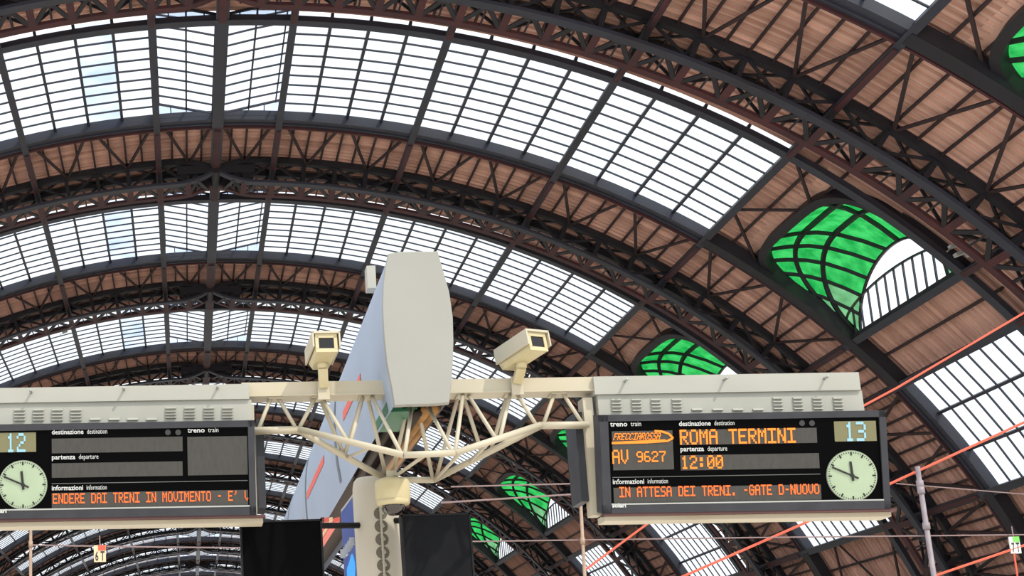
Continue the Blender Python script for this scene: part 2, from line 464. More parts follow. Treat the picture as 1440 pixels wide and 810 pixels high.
# ------------------------------------------------------------------ purlins
YA, YB = D0 - S - 1, D0 + 12 * S
def purlin(t, wd, o0, o1, label, group=None):
    p, tg, nm = rp0(t, (o0 + o1) / 2)
    root = empty('purlin', (p.x, YA, p.z)); tag(root, label, 'purlin', group)
    L = (YB - YA) / 2; ym = (YA + YB) / 2
    MB().obox((p.x, ym, p.z), tg * (wd * .28), V((0, L, 0)), nm * ((o1 - o0) / 2)).build('web_plate', STEEL, root)
    q = rp0(t, o0 + .03)[0]
    MB().obox((q.x, ym, q.z), tg * (wd * .5), V((0, L, 0)), nm * .035).build('bottom_flange', STEELB, root)
    for n in NB:                                  # rust-red strut lengths between sill and truss
        d = D0 + n * S
        q = rp0(t, o0 - .04)[0]; ya, yb = d + E_ + 1.2, d + S - 5.6
        if vis(V((q.x, ya, q.z))) or vis(V((q.x, yb, q.z))):
            piece('strut', STEELR, root, V((q.x, (ya + yb) / 2, q.z)), tg * (wd * .62), V((0, yb - ya, 0)), nm * .1)
        ya, yb = d + S - 3.2, d + S - .1
        if vis(V((q.x, ya, q.z))):
            piece('strut', STEELR, root, V((q.x, (ya + yb) / 2, q.z)), tg * (wd * .62), V((0, yb - ya, 0)), nm * .1)
PG = 'long steel purlins of the roof'
purlin(0, .62, -.05, .5, 'broad dark ridge purlin running along the crown of the roof')
side = {1: 'beside the green dormers', -1: 'away from the green dormers'}
where = ['along the edge of the butterfly lantern', 'in the glass next to the lantern purlin', 'in the middle of the upper glass', 'along the lower edge of the upper glass']
for sg in (1, -1):
    for i, t in enumerate(TH[:4] + TH[4:7] + [TH8]):
        wtxt = (where + ['under the upright dormer windows', 'along the top of the lower glass', 'along the foot of the lower glass', 'in the boarding below the lower glass'])[i]
        purlin(sg * t, .36 if i < 5 else .4, -.08, .56, 'dark steel purlin %s, %s' % (wtxt, 'slope above board thirteen' if sg > 0 else 'slope above board twelve'), PG)

# ------------------------------------------------------------------ arch trusses
ZF, ZR = -5.7, -3.5                                # front and rear planes before the edge girder
TO, BO = .48, -.9
def hin(t, full):                                  # chords run together at the crown hinge
    s_ = min(1.0, abs(t) / .052); s_ = sin(s_ * pi / 2) ** .8
    return lerp(-.12, full, s_)
NPAN = 32
PT = [TH[0] * .5 * i for i in range(1, 3)]
for (a, b) in [(TH[0], TH[1]), (TH[1], TH[2]), (TH[2], TH[3]), (TH[3], TH[4]), (TH[4], TH[6]), (TH[6], THM)]:
    PT += [lerp(a, b, i / 4) for i in range(1, 5)]
HT = sorted(set([-THM + 2 * THM * i / 120 for i in range(121)] + [s_ * x for s_ in (1, -1) for x in (.0, .006, .013, .02, .03, .04, .052)]))
def chord_me(Y0, Y1, c, h, name, mt):
    return arcbar(MB(), HT, Y0, Y1, lambda t: hin(t, c) - h / 2, lambda t: hin(t, c) + h / 2).mesh(name, mt)
CH = [chord_me(ZF - .22, ZF + .22, TO - .05, .34, 'top_chord', STEEL), chord_me(ZR - .22, ZR + .22, TO - .05, .34, 'top_chord', STEEL),
      chord_me(ZF - .3, ZF + .3, BO, .16, 'bottom_chord', STEELB), chord_me(ZR - .24, ZR + .24, BO, .16, 'bottom_chord', STEELR)]
def web_members():                                 # (kind, P, Q, w, h, up) relative to the edge girder line
    out = []
    for sg in (1, -1):
        for i, t in enumerate(PT):
            t0 = PT[i - 1] if i else .012
            ta, tb = sg * t0, sg * t
            up = rp0(tb)[2]
            to = lambda x: hin(x, TO - .15); bo = lambda x: hin(x, BO + .05)
            for Y in (ZF, ZR):
                out.append(('post', RP(tb, Y, bo(tb)), RP(tb, Y, to(tb)), .22, .1, V((0, 1, 0))))
                if i % 2: out.append(('diagonal', RP(ta, Y, bo(ta)), RP(tb, Y, to(tb)), .14, .08, V((0, 1, 0))))
                else: out.append(('diagonal', RP(ta, Y, to(ta)), RP(tb, Y, bo(tb)), .14, .08, V((0, 1, 0))))
            tm = (ta + tb) / 2
            out.append(('batten', RP(tb, ZF, bo(tb) - .1), RP(tb, ZR, bo(tb) - .1), .34, .06, up))
            out.append(('lacing', RP(ta, ZR, bo(ta) - .08), RP(tm, ZF, bo(tm) - .08), .24, .06, up))
            out.append(('lacing', RP(tb, ZR, bo(tb) - .08), RP(tm, ZF, bo(tm) - .08), .24, .06, up))
            out.append(('lacing', RP(tm, ZR, bo(tm) - .06), RP(tm, ZF, bo(tm) - .06), .09, .05, up))
            out.append(('top_lacing', RP(ta, ZF if i % 2 else ZR, TO), RP(tb, ZR if i % 2 else ZF, TO), .14, .08, up))
            out.append(('top_lacing', RP(tb, ZF, TO), RP(tb, ZR, TO), .2, .1, up))
    return out
WEB = web_members()
jw = {}
for (k, P, Q, a, b, up) in WEB: jw.setdefault(k, MB()).bar(P, Q, a, b, up)
JW = {k: v.mesh(k, STEELR if k == 'batten' else STEEL) for k, v in jw.items()}
hinge = MB().tube(V((0, ZF - .35, ZC + rr(0) - .12)), V((0, ZR + .35, ZC + rr(0) - .12)), .3, 16)
for sg in (1, -1):
    for Y in (ZF, ZR): hinge.bar(RP(sg * .004, Y, -.12), RP(sg * .05, Y, -.12), .5, .5, V((0, 1, 0)))
ME_H = hinge.mesh('crown_hinge', STEEL)
TL = {0: 'dark riveted arch truss in front of the largest glass strip', 1: 'dark riveted arch truss between the two largest glass strips',
      2: 'dark riveted arch truss just beyond the second largest glass strip', 3: 'dark riveted arch truss right behind the camera brackets on the gantry'}
ORD = ['first', 'second', 'third', 'fourth', 'fifth', 'sixth', 'seventh', 'eighth', 'ninth', 'tenth', 'eleventh', 'twelfth']
for n in range(0, 12):
    d = D0 + n * S
    T = M.Translation((0, d, 0))
    root = empty('arch_truss', (0, d + ZF, RP(0, 0)[2] - 1))
    tag(root, TL.get(n, '%s dark arch truss counting back from the largest glass strip' % ORD[n]), 'truss', 'arch trusses of the roof')
    for me in CH: inst(me.name.split('.')[0], me, root, T)
    inst('crown_hinge', ME_H, root, T)
    if n <= 1:
        dv = V((0, d, 0))
        for (k, P, Q, a, b, up) in WEB:
            if vis(P + dv, .05) or vis(Q + dv, .05):
                barpiece(k, STEELR if k == 'batten' else STEEL, root, P + dv, Q + dv, a, b, up)
    else:
        for k, me in JW.items(): tag(inst(k, me, root, T), kind='stuff')

# ------------------------------------------------------------------ green hood dormers
NPH, NX = 11, 4
def hood(u, ph, d):                                # u 0 at the roof mouth .. 1 at the lunette arch
    a = pi * ph; ca, sa = cos(a), max(0, sin(a))
    sg = -1 if ca > 0 else 1
    yf = .5 + .5 * sg * abs(ca) ** (2 / NSE)
    m_ = RP(lerp(TH[3], TH[4], 1 - .73 * sa ** (2 / NSE)), d + lerp(DY0, DY1, yf), SKIN)
    l_ = V((X5 + .05, d + 6.5 - 5.0 * ca, Z5 + .1 + 3.15 * sa))
    q = m_ * (1 - u) + l_ * u
    q.z += .55 * sin(pi * u) * sa                   # the hood swells a little between mouth and arch
    return q
def mirror(mb, sg):
    if sg < 0: mb.v = [(-x, y, z) for x, y, z in mb.v]; mb.f = [f[::-1] for f in mb.f]
    return mb
US = [0, .28, .56, .82, 1]
def dormer(d, sg, det, label, group):
    root = empty('green_dormer', (sg * X5, d + 6.5, Z5)); tag(root, label, 'dormer window', group)
    jg = {}
    for k in range(NPH):
        for j in range(NX):
            rings = [[hood(u, ph, d) for ph in lins(k / NPH, (k + 1) / NPH, 4)] for u in lins(US[j], US[j + 1], 2)]
            mt = GREENY if (k == 2 and j) else (GREEND if (k == NPH - 1 or (k == NPH - 2 and j > 1) or k == 0) else GREEN)
            if det: mirror(MB().loft(rings, close=False, caps=False), sg).build('green_pane', mt, root)
            else: jg.setdefault(mt.name, (mt, MB()))[1].loft(rings, close=False, caps=False)
    for mt, mb in jg.values(): tag(mirror(mb, sg).build('green_pane', mt, root), kind='stuff')
    for j in (1, 2, 3, 4):
        ar = MB(); pts = [hood(US[j], i / 40, d) + V((0, 0, -.06)) for i in range(41)]
        wd = .2 if j < 4 else .12
        for a, b in zip(pts, pts[1:]): ar.bar(a, b, wd, wd, V((1, 0, 0)))
        if j != 3: mirror(ar, sg).build('rib', STEEL, root)
    for k in range(1, NPH):
        pts = [hood(u, k / NPH, d) + V((0, 0, -.06)) for u in lins(0, 1, 5)]; mb = MB()
        for a, b in zip(pts, pts[1:]): mb.bar(a, b, .17, .17)
        mirror(mb, sg).build('glazing_bar', STEEL, root)
    mo = MB(); pts = [hood(0, i / 64, d) for i in range(65)]; rings = []
    for i, p in enumerate(pts):                    # mouth ring: an upstand following the cut in the roof
        nm = rp0(atan2(p.x, p.z - ZC))[2]; q = (pts[min(i + 1, 64)] - pts[max(i - 1, 0)]).normalized(); sd = nm.cross(q).normalized()
        rings.append([p - nm * .5 - sd * .22, p - nm * .5 + sd * .22, p + nm * .1 + sd * .22, p + nm * .1 - sd * .22])
    mo.loft(rings); mirror(mo, sg).build('mouth_ring', STEEL, root)
    # upright window at the outer end: low panes under a flat arch bar, clear lunette above
    lun = link(bpy.data.objects.new('lunette', MB().box(-.1, .12, -6.35, 6.35, -.2, .1).mesh('lunette', STEEL)))
    lun.location = (sg * X5, d + 6.7, Z5); put(lun, root)
    NM = 12; X = X5
    inner = lambda s_: 1.05 + .98 * max(0, 1 - (2 * s_ - 1) ** 2) ** .6
    YY = lambda s_: d + lerp(DY0, DY1, s_)
    for i in range(NM):
        sub = lins(i / NM, (i + 1) / NM, 3)
        mb = MB().loft([[V((X, YY(q), Z5)) for q in sub], [V((X, YY(q), Z5 + inner(q))) for q in sub]], close=False, caps=False)
        mirror(mb, sg).build('lunette_pane', GLASS, lun)
        if i: mirror(MB().bar(V((X, YY(i / NM), Z5)), V((X, YY(i / NM), Z5 + inner(i / NM))), .09, .09, V((1, 0, 0))), sg).build('mullion', STEELB, lun)
    ab = MB(); pts = [V((X, YY(i / 32), Z5 + inner(i / 32))) for i in range(33)]
    for a, b in zip(pts, pts[1:]): ab.bar(a, b, .1, .1, V((1, 0, 0)))
    mirror(ab, sg).build('arch_bar', STEELB, lun)
    fan = [hood(1, lerp(.12, .88, i / 24), d) for i in range(25)]
    lo = [V((X5 + .05, p.y, min(p.z, Z5 + inner(min(1, max(0, (p.y - d - DY0) / (DY1 - DY0))))))) for p in fan]
    mirror(MB().loft([lo, fan], close=False, caps=False), sg).build('lunette_pane', GLASS, lun)
DL = {-1: 'green glass hood dormer beside the topmost glass strip, cut by the picture edge', 0: 'large green glass hood dormer with white lunette, highest over the board thirteen clock',
      1: 'green glass hood dormer peeping over the top of board thirteen', 2: 'bright green dormer hidden half behind the side of board thirteen',
      3: 'small green dormer crossed by thin wires beside the right dark screen', 4: 'small green dormer at the edge of the right dark screen'}
for n in NB:
    d = D0 + n * S
    c = V((X5, d + E_ / 2, Z5 + 1))
    if n <= 6 and vis(c, .2): dormer(d, 1, n <= 1, DL.get(n, 'tiny green dormer, %s counting back from the largest dormer' % ORD[n]), 'green hood dormers')

# ------------------------------------------------------------------ gantry
YG = 15.0
TILT = .011
GU = V((cos(TILT), 0, -sin(TILT)))                  # right along the gantry (it hangs a touch out of level)
GV = V((sin(TILT), 0, cos(TILT)))
FW = V((0, 1, 0))
class Frame:                                        # a face plane on the gantry: pixel -> (u, v)
    def __init__(s, x, y, Y, tilt=0.0):
        s.O = px(x, y, Y); s.U = GU; s.N = (V((0, -cos(tilt), 0)) - GV * sin(tilt)).normalized(); s.V = s.N.cross(s.U).normalized()
    def hit(s, x, y):
        d = ray(x, y); return EYE + d * ((s.O - EYE).dot(s.N) / d.dot(s.N))
    def uv(s, x, y):
        q = s.hit(x, y) - s.O; return q.dot(s.U), q.dot(s.V)
    def P(s, u, v, w=0.0): return s.O + s.U * u + s.V * v + s.N * w
    def rect(s, mb, u0, u1, v0, v1, w0, w1):
        return mb.obox(s.P((u0 + u1) / 2, (v0 + v1) / 2, (w0 + w1) / 2), s.U * ((u1 - u0) / 2), s.V * ((v1 - v0) / 2), s.N * ((w1 - w0) / 2))
G = Frame(590, 547, YG)
gan = empty('sign_gantry', G.P(0, -.6)); tag(gan, 'cream tubular steel gantry truss carrying the two platform boards', 'gantry')
u0, v0 = G.uv(340, 555); u1, v1 = G.uv(840, 532)
vt = G.uv(590, 534)[1]; vb = G.uv(590, 552)[1]
G.rect(MB(), u0, u1, vb, vt, -.27, 0).build('top_beam', CREAM, gan)
G.rect(MB(), u0, u1, vb - .012, vb + .004, -.28, .012).build('beam_flange', CREAM, gan)
def chain(l): return [px(*q) for q in l]
CHF = chain([(356, 605, 15.0), (420, 603.5, 15.0), (568, 640, 14.3), (640, 637, 14.3), (760, 597.5, 15.0), (828, 597, 15.0)])
CHR = chain([(356, 607, 15.06), (420, 605.5, 15.06), (545, 675, 15.75), (610, 675, 15.75), (760, 599, 15.06), (828, 598.5, 15.06)])
MB().path(CHF, .031, 10).build('front_chord', CREAM, gan, True); MB().path(CHR, .031, 10).build('rear_chord', CREAM, gan, True)
def on(ch, x):
    for a, b in zip(ch, ch[1:]):
        xa, xb = proj(a)[0], proj(b)[0]
        if xa <= x <= xb:
            lo, hi = 0.0, 1.0
            for _ in range(30):
                m_ = (lo + hi) / 2
                if proj(a + (b - a) * m_)[0] < x: lo = m_
                else: hi = m_
            return a + (b - a) * lo
    return ch[-1]
def beam_pt(x, w=-.13):
    u = G.uv(x, 557)[0]; return G.P(u, vb - .005, w)
for ch, l, w_ in ((CHF, [(382, 363), (391, 417), (445, 420), (452, 489), (512, 493), (523, 565), (583, 569), (594, 637), (653, 640), (659, 698), (720, 703), (728, 755), (783, 764), (793, 820)], -.06),
                  (CHR, [(453, 484), (512, 484), (521, 544), (580, 550), (589, 609), (649, 613), (657, 679), (719, 690)], -.2)):
    for (xa, xb) in l:
        MB().tube(beam_pt(xa, w_), on(ch, xb), .019, 8).build('web_tube', CREAM, gan, True)
for (xa, xb) in ((523, 488), (600, 548), (651, 613), (690, 660)):
    MB().tube(on(CHF, xa), on(CHR, xb), .016, 8).build('cross_tube', CREAM, gan, True)
for x in (388, 449, 517, 587, 655, 723, 788): MB().obox(beam_pt(x) - GV * .012, GU * .07, FW * .1, GV * .012).build('gusset_plate', CREAM, gan)

# ------------------------------------------------------------------ lettering
FONT = {'A': '01110 10001 10001 11111 10001 10001 10001', 'B': '11110 10001 11110 10001 10001 10001 11110', 'C': '01110 10001 10000 10000 10000 10001 01110',
 'D': '11110 10001 10001 10001 10001 10001 11110', 'E': '11111 10000 10000 11110 10000 10000 11111', 'F': '11111 10000 10000 11110 10000 10000 10000',
 'G': '01110 10001 10000 10111 10001 10001 01110', 'I': '11111 00100 00100 00100 00100 00100 11111', 'L': '10000 10000 10000 10000 10000 10000 11111',
 'M': '10001 11011 10101 10101 10001 10001 10001', 'N': '10001 11001 11001 10101 10011 10011 10001', 'O': '01110 10001 10001 10001 10001 10001 01110',
 'R': '11110 10001 10001 11110 10100 10010 10001', 'S': '01111 10000 10000 01110 00001 00001 11110', 'T': '11111 00100 00100 00100 00100 00100 00100',
 'U': '10001 10001 10001 10001 10001 10001 01110', 'V': '10001 10001 10001 10001 10001 01010 00100', '-': '00000 00000 00000 01110 00000 00000 00000',
 '.': '00000 00000 00000 00000 00000 01100 01100', "'": '00100 00100 01000 00000 00000 00000 00000', ':': '00000 01100 01100 00000 01100 01100 00000',
 '0': '01110 10001 10011 10101 11001 10001 01110', '1': '00100 01100 00100 00100 00100 00100 01110', '2': '01110 10001 00001 00110 01000 10000 11111',
 '3': '11110 00001 00001 01110 00001 00001 11110', '6': '01110 10000 10000 11110 10001 10001 01110', '7': '11111 00001 00010 00100 00100 00100 00100',
 '9': '01110 10001 10001 01111 00001 00001 01110', ' ': '00000 ' * 7}
def led(fr, text, u0, v0, u1, v1, mt, parent, w=.012, shear=0.0, umax=None, name='led_character', fill=1.0):
    n = len(text); cw = (u1 - u0) / (n * 6 - 1); chh = (v1 - v0) / 7
    for i, c in enumerate(text):
        mb = MB()
        rows = FONT[c].split()
        for r_ in range(7):
            run = None
            for k in range(6):
                on_ = k < 5 and rows[r_][k] == '1'
                if on_ and run is None: run = k
                if not on_ and run is not None:
                    ua = u0 + (i * 6 + run) * cw; ub = u0 + (i * 6 + k) * cw - cw * (1 - fill)
                    va = v1 - (r_ + 1) * chh; vb_ = va + chh * fill; sh = shear * ((va + vb_) / 2 - v0)
                    run = None
                    if umax is not None and ub > umax:
                        if ua > umax - cw * .3: continue
                        ub = umax
                    fr.rect(mb, ua + sh, ub + sh, va, vb_, w - .006, w)
                    continue
        if mb.v: mb.build(name, mt, parent)
def word(fr, text, u, v, size, mt, parent, bold=0.0, w=.014, name='printed_word', width=None):
    cu = bpy.data.curves.new('print', 'FONT'); cu.body = text; cu.size = size; cu.offset = bold; cu.resolution_u = 2
    o = link(bpy.data.objects.new('print', cu)); bpy.context.view_layer.update()
    me = bpy.data.meshes.new_from_object(o.evaluated_get(bpy.context.evaluated_depsgraph_get()))
    bpy.data.objects.remove(o); bpy.data.curves.remove(cu)
    xs = [q.co.x for q in me.vertices]; wd = max(xs) if xs else 1
    k = (width / wd) if width else 1
    for q in me.vertices:
        p = fr.P(u + q.co.x * k, v + q.co.y, w); q.co = p
    me.name = name; me.materials.clear(); me.materials.append(mt)
    ob = put(link(bpy.data.objects.new(name, me)), parent)
    return ob, wd * k

# ------------------------------------------------------------------ platform boards
def board(ox, oy, sc, bez, cap, louv, singles, pegs, items, label, number, post_x):
    Zp = lambda zx, zy: (ox + zx / sc, oy + zy / sc)
    (bl, bt, br, bb) = bez                          # bezel outer pixels: left, top, right, bottom
    cx, cy = (bl + br) / 2, (bt + bb) / 2
    fr = Frame(cx, cy, 14.72, .187)
    B = empty('departure_board', fr.O - GV * .5); tag(B, label, 'departure board', 'platform boards on the gantry')
    W = abs(fr.uv(br, cy)[0] - fr.uv(bl, cy)[0]) / 2; H = abs(fr.uv(cx, bt)[1] - fr.uv(cx, bb)[1]) / 2
    # bezel frame of four rails round a deep dark box
    fr.rect(MB(), -W, W, -H, H, -.22, -.035).build('case', BEZ, B)
    bz = MB(); t = .075
    fr.rect(bz, -W, W, H - t * .8, H, -.04, .02); fr.rect(bz, -W, W, -H, -H + t, -.04, .02)
    fr.rect(bz, -W, -W + t, -H, H, -.04, .02); fr.rect(bz, W - t * .8, W, -H, H, -.04, .02)
    bzo = bz.build('bezel', BEZ, B)
    li = MB(); fr.rect(li, -W + t, W - t * .8, -H + t, -H + t + .012, -.03, .022); li.build('glazing_bead', ALU, bzo)
    face = fr.rect(MB(), -W + t * .9, W - t * .7, -H + t * .9, H - t * .7, -.036, 0).build('display_face', BLACK, B)
    # cap, housing, louvres
    K = Frame(cx, cap[1], 14.98); uc0 = K.uv(cap[0], cy)[0]; uc1 = K.uv(cap[2], cy)[0]
    uc0, uc1 = K.uv(cap[0], cap[1])[0], K.uv(cap[2], cap[1])[0]
    vc1 = K.uv(cx, cap[1])[1]; vc0 = K.uv(cx, cap[3])[1]
    K.rect(MB(), uc0, uc1, vc0, vc1, -.36, .03).build('top_cap', GREYW, B)
    hz = MB(); vh0 = fr.P(0, H)[2] - K.O[2] - .05
    K.rect(hz, uc0 + .03, uc1 + .02, vh0, vc0, -.34, 0); ho = hz.build('housing', GREYW, B)
    lou = MB()
    for (x, y0, y1, k) in louv:
        ua, va = K.uv(*Zp(x - sc * 7.6, y0)); ub, vb_ = K.uv(*Zp(x + sc * 7.6, y1))
        for i in range(k):
            vv = va + (vb_ - va) * (i + .5) / k; hh = abs(va - vb_) / k * .3
            q = [K.P(ua, vv - hh, 0), K.P(ub, vv - hh, 0), K.P(ub, vv - hh, .026), K.P(ua, vv - hh, .026)]
            r_ = [K.P(ua, vv + hh, 0), K.P(ub, vv + hh, 0), K.P(ub, vv + hh, .004), K.P(ua, vv + hh, .004)]
            MB().loft([q, r_]).build('louvre', GREYW, ho)
    for (x, y) in pegs:
        uu, vv = K.uv(*Zp(x, y)); MB().tube(K.P(uu, vv, .02), K.P(uu, vv, .13), .012, 10).build('peg', ALU, B, True)
    # side posts and bottom rail
    po = MB()
    for s_, xx in ((-1, uc0 - .05), (1, uc1 + .0)):
        if (s_ < 0) == (post_x < 0): po.obox(K.P(xx, -.73, -.16), K.U * .045, GV * .55, FW * .10)
    po.build('side_post', CREAM, B)
    zb = fr.P(0, -H)[2]
    rb = MB(); c = K.P((uc0 + uc1) / 2 + .03, zb - K.O[2] - .035, -.02); rb.obox(c, K.U * ((uc1 - uc0) / 2 + .06), FW * .13, GV * .028); rb.build('bottom_rail', CREAM, B)
    rd = MB(); c = K.P((uc0 + uc1) / 2 + .03, zb - K.O[2] - .012, .13); rd.obox(c, K.U * ((uc1 - uc0) / 2 + .08), FW * .06, GV * .011); rd.build('rail_lining', REDBR, B)
    bp = MB(); sx = uc0 - .13 if post_x < 0 else uc1 + .1; bp.obox(K.P(sx, -.72, -.34), K.U * .035, GV * .42, FW * .2); bp.build('back_plate', BEZ, B)
    # display contents
    def R(z): return fr.uv(*Zp(z[0], z[1])) + fr.uv(*Zp(z[2], z[3]))
    for it in items:
        k = it[0]
        if k == 'field':
            a, b_, c_, d_ = R(it[1]); fr.rect(MB(), a, c_, d_, b_, 0, .006).build('led_field', it[2] if len(it) > 2 else FIELD, face)
        elif k == 'led':
            a, b_, c_, d_ = R(it[1]); led(fr, it[2], a, d_, c_, b_, it[3], face, shear=it[4] if len(it) > 4 else 0, umax=(fr.uv(*Zp(it[5], it[1][1]))[0] if len(it) > 5 else None))
        elif k == 'word':
            a, b_ = fr.uv(*Zp(*it[1])); o, wd = word(fr, it[2], a, b_, it[4], WHITEP, face, bold=.0012, width=it[5]); word(fr, it[3], a + wd + .03, b_, it[4], WHITEP, face, width=it[6])
        elif k == 'line':
            a, b_, c_, d_ = R(it[1]); m_ = (b_ + d_) / 2; fr.rect(MB(), a, c_, m_ - .003, m_ + .003, 0, .004).build('rule_line', LINEP, face)
        elif k == 'dot':
            a, b_ = fr.uv(*Zp(*it[1])); MB().tube(fr.P(a, b_, 0), fr.P(a, b_, .01), .026, 16).build('sensor_lens', DOT, face, False)
        elif k == 'mark':
            a, b_ = fr.uv(*Zp(*it[1])); word(fr, 'solari', a, b_, .05, WHITEP, face, bold=.002, w=.026, name='maker_mark', width=.125)
        elif k == 'swoosh':
            pts = [fr.uv(*Zp(*q)) for q in it[1]]; mb = MB()
            for (p, q) in zip(pts, pts[1:]):
                mb.bar(fr.P(*p, .01), fr.P(*q, .01), .006, .018 if it[2] else .012, fr.U)
            mb.build('led_emblem', LED, face)
        elif k == 'clock':
            a, b_ = fr.uv(*Zp(*it[1])); r = it[2]
            ck = MB().tube(fr.P(a, b_, -.01), fr.P(a, b_, .012), r, 48).build('clock', CLKRIM, B)
            MB().tube(fr.P(a, b_, .0), fr.P(a, b_, .016), r * .975, 48).build('clock_face', CLK, ck)
            for i in range(60):
                an = 2 * pi * i / 60; big = i % 5 == 0; l0 = .80 if big else .875
                dr = fr.U * sin(an) + fr.V * cos(an)
                if big: MB().bar(fr.P(a, b_, .018) + dr * (r * l0), fr.P(a, b_, .018) + dr * (r * .94), .014, .003, fr.N).build('hour_mark', INK, ck)
            mm = MB()
            for i in range(60):
                an = 2 * pi * i / 60; dr = fr.U * sin(an) + fr.V * cos(an); mm.bar(fr.P(a, b_, .018) + dr * (r * .885), fr.P(a, b_, .018) + dr * (r * .94), .006, .003, fr.N)
            tag(mm.build('minute_marks', INK, ck), kind='stuff')
            for (ang, L0, L1, wd, nm) in ((354.5, -.2, .56, .022, 'hour_hand'), (294, -.26, .86, .016, 'minute_hand')):
                an = radians(ang); dr = fr.U * sin(an) + fr.V * cos(an)
                MB().bar(fr.P(a, b_, .024) + dr * (r * L0), fr.P(a, b_, .024) + dr * (r * L1), wd, .004, fr.N).build(nm, INK, ck)
            MB().tube(fr.P(a, b_, .018), fr.P(a, b_, .03), .018, 14).build('hand_boss', INK, ck)
    return B, fr
A_, C_ = 'destinazione', 'destination'
board(800, 510, 3.0, (845, 580, 1248, 718.5), (833, 527, 1206, 552),
      [(x, 150, 208, 4) for x in (200, 285, 367, 455)] + [(x, 190, 206, 1) for x in (540, 627, 712, 797)] + [(x, 143, 200, 4) for x in (880, 965, 1048, 1135)], [],
      [(232, 82), (650, 76), (1072, 70)],
      [('field', (180, 290, 443, 450)), ('field', (464, 284, 1047, 338)), ('field', (469, 391, 1057, 445)), ('field', (187, 528, 1065, 578)),
       ('field', (1117, 248, 1298, 330), OLIVE), ('line', (183, 481, 1060, 473)),
       ('word', (173, 269), 'treno', 'train', .062, .155, .095), ('word', (462, 267), A_, C_, .062, .29, .185), ('word', (468, 374), 'partenza', 'departure', .062, .215, .18),
       ('word', (183, 512), 'informazioni', 'information', .062, .285, .185),
       ('led', (466, 283, 956, 338), 'ROMA TERMINI', LED), ('led', (471, 393, 650, 446), '12:00', LED), ('led', (181, 368, 250, 426), 'AV', LED), ('led', (283, 374, 408, 418), '9627', LED),
       ('led', (184, 298, 380, 324), 'FRECCIAROSSA', LED, .35), ('swoosh', [(180, 340), (330, 336), (415, 330), (438, 318), (420, 300), (390, 290), (360, 288)], True), ('swoosh', [(180, 337), (405, 326)], False),
       ('led', (186, 525, 1055, 554), ' IN ATTESA DEI TRENI. -GATE D-NUOVO', LEDR),
       ('led', (1160, 250, 1253, 330), '13', LCD), ('dot', (982, 255)), ('dot', (1024, 255)), ('mark', (180, 610)), ('clock', (1192, 477), .229)],
      'grey platform board showing number thirteen, a clock and orange destination lettering', '13', -1)
board(0, 520, 3.6, (-46, 594, 359, 727), (-58, 544, 350, 565),
      [(x, 196, 262, 4) for x in (100, 195, 290, 385)] + [(x, 241, 260, 1) for x in (482, 578, 672, 768)] + [(x, 187, 248, 4) for x in (865, 960, 1058, 1152)], [],
      [(160, 118), (628, 105), (1100, 98)],
      [('field', (262, 349, 925, 412)), ('field', (262, 474, 925, 536)), ('field', (948, 340, 1255, 530)), ('field', (262, 624, 1257, 694)), ('field', (-33, 320, 183, 415), OLIVE),
       ('line', (262, 573, 1255, 564)), ('word', (262, 327), A_, C_, .062, .29, .185), ('word', (262, 454), 'partenza', 'departure', .062, .215, .18), ('word', (950, 318), 'treno', 'train', .062, .155, .095),
       ('word', (262, 610), 'informazioni', 'information', .062, .285, .185),
       ('led', (268, 627, 1262, 662), "ENDERE DAI TRENI IN MOVIMENTO - E' V", LEDR, 0, 1256), ('led', (32, 322, 130, 416), '12', LCD),
       ('dot', (850, 317)), ('dot', (902, 317)), ('mark', (-35, 724)), ('clock', (117, 582), .221)],
      'grey platform board showing number twelve, a clock and empty grey fields', '12', 1)

# ------------------------------------------------------------------ cameras on the gantry
def cctv(fx, fy, Yf, rx, ry, Yr, mx, my, label):
    Fp, Rp = px(fx, fy, Yf), px(rx, ry, Yr)
    ax = (Fp - Rp).normalized(); sd = ax.cross(V((0, 0, 1))).normalized(); up = sd.cross(ax).normalized()
    root = empty('security_camera', px(mx, my, 14.97)); tag(root, label, 'camera', 'security cameras on the gantry')
    def sec(c, w_, h0, h1, ch): return [c + sd * a + up * b for a, b in ((-w_ + ch, h0), (w_ - ch, h0), (w_, h0 + ch * 1.6), (w_, h1), (-w_, h1), (-w_, h0 + ch * 1.6))]
    MB().loft([sec(Rp, .09, -.085, .075, .03), sec(lerp(Rp, Fp, .12), .105, -.10, .085, .03), sec(lerp(Rp, Fp, .955), .105, -.09, .085, .012)]).build('body', CAMP, root)
    hd = MB(); L = (Fp - Rp).length
    hd.obox(lerp(Rp, Fp, .53) + up * .098, ax * (L * .52), sd * .128, up * .010)
    for s_ in (1, -1): hd.obox(lerp(Rp, Fp, .53) + up * .03 + sd * (s_ * .122), ax * (L * .52), sd * .007, up * .072)
    hd.build('sun_hood', CREAM, root)
    fp = MB()
    c = Fp - ax * .01
    for (a, b, w_, h_) in ((0, .068, .1, .018), (0, -.072, .1, .018), (-.086, 0, .016, .06), (.086, 0, .016, .06)): fp.obox(c + sd * a + up * b, ax * .012, sd * w_, up * h_)
    fp.build('front_frame', CAMP, root)
    MB().obox(c - ax * .004, ax * .005, sd * .075, up * .055).build('front_window', LENS, root)
    mp = px(mx, my, 14.97)
    nk = lerp(Rp, Fp, .42) - up * .095
    MB().tube(nk + up * .02, nk - V((0, 0, .05)), .05, 12).build('swivel', CAMP, root, True)
    arm = MB(); el = nk - V((0, 0, .04)); a_ = mp + V((0, -.03, .04)); dr = (el - a_).normalized()
    arm.bar(a_, el, .085, .075, FW); arm.build('bracket_arm', CAMP, root)
    MB().obox(mp - FW * .015, GU * .055, FW * .018, GV * .085).build('mounting_plate', CREAM, root)
cctv(459, 482, 14.55, 448, 508, 15.05, 455, 550, 'boxy cream security camera on the gantry beam nearer board twelve')
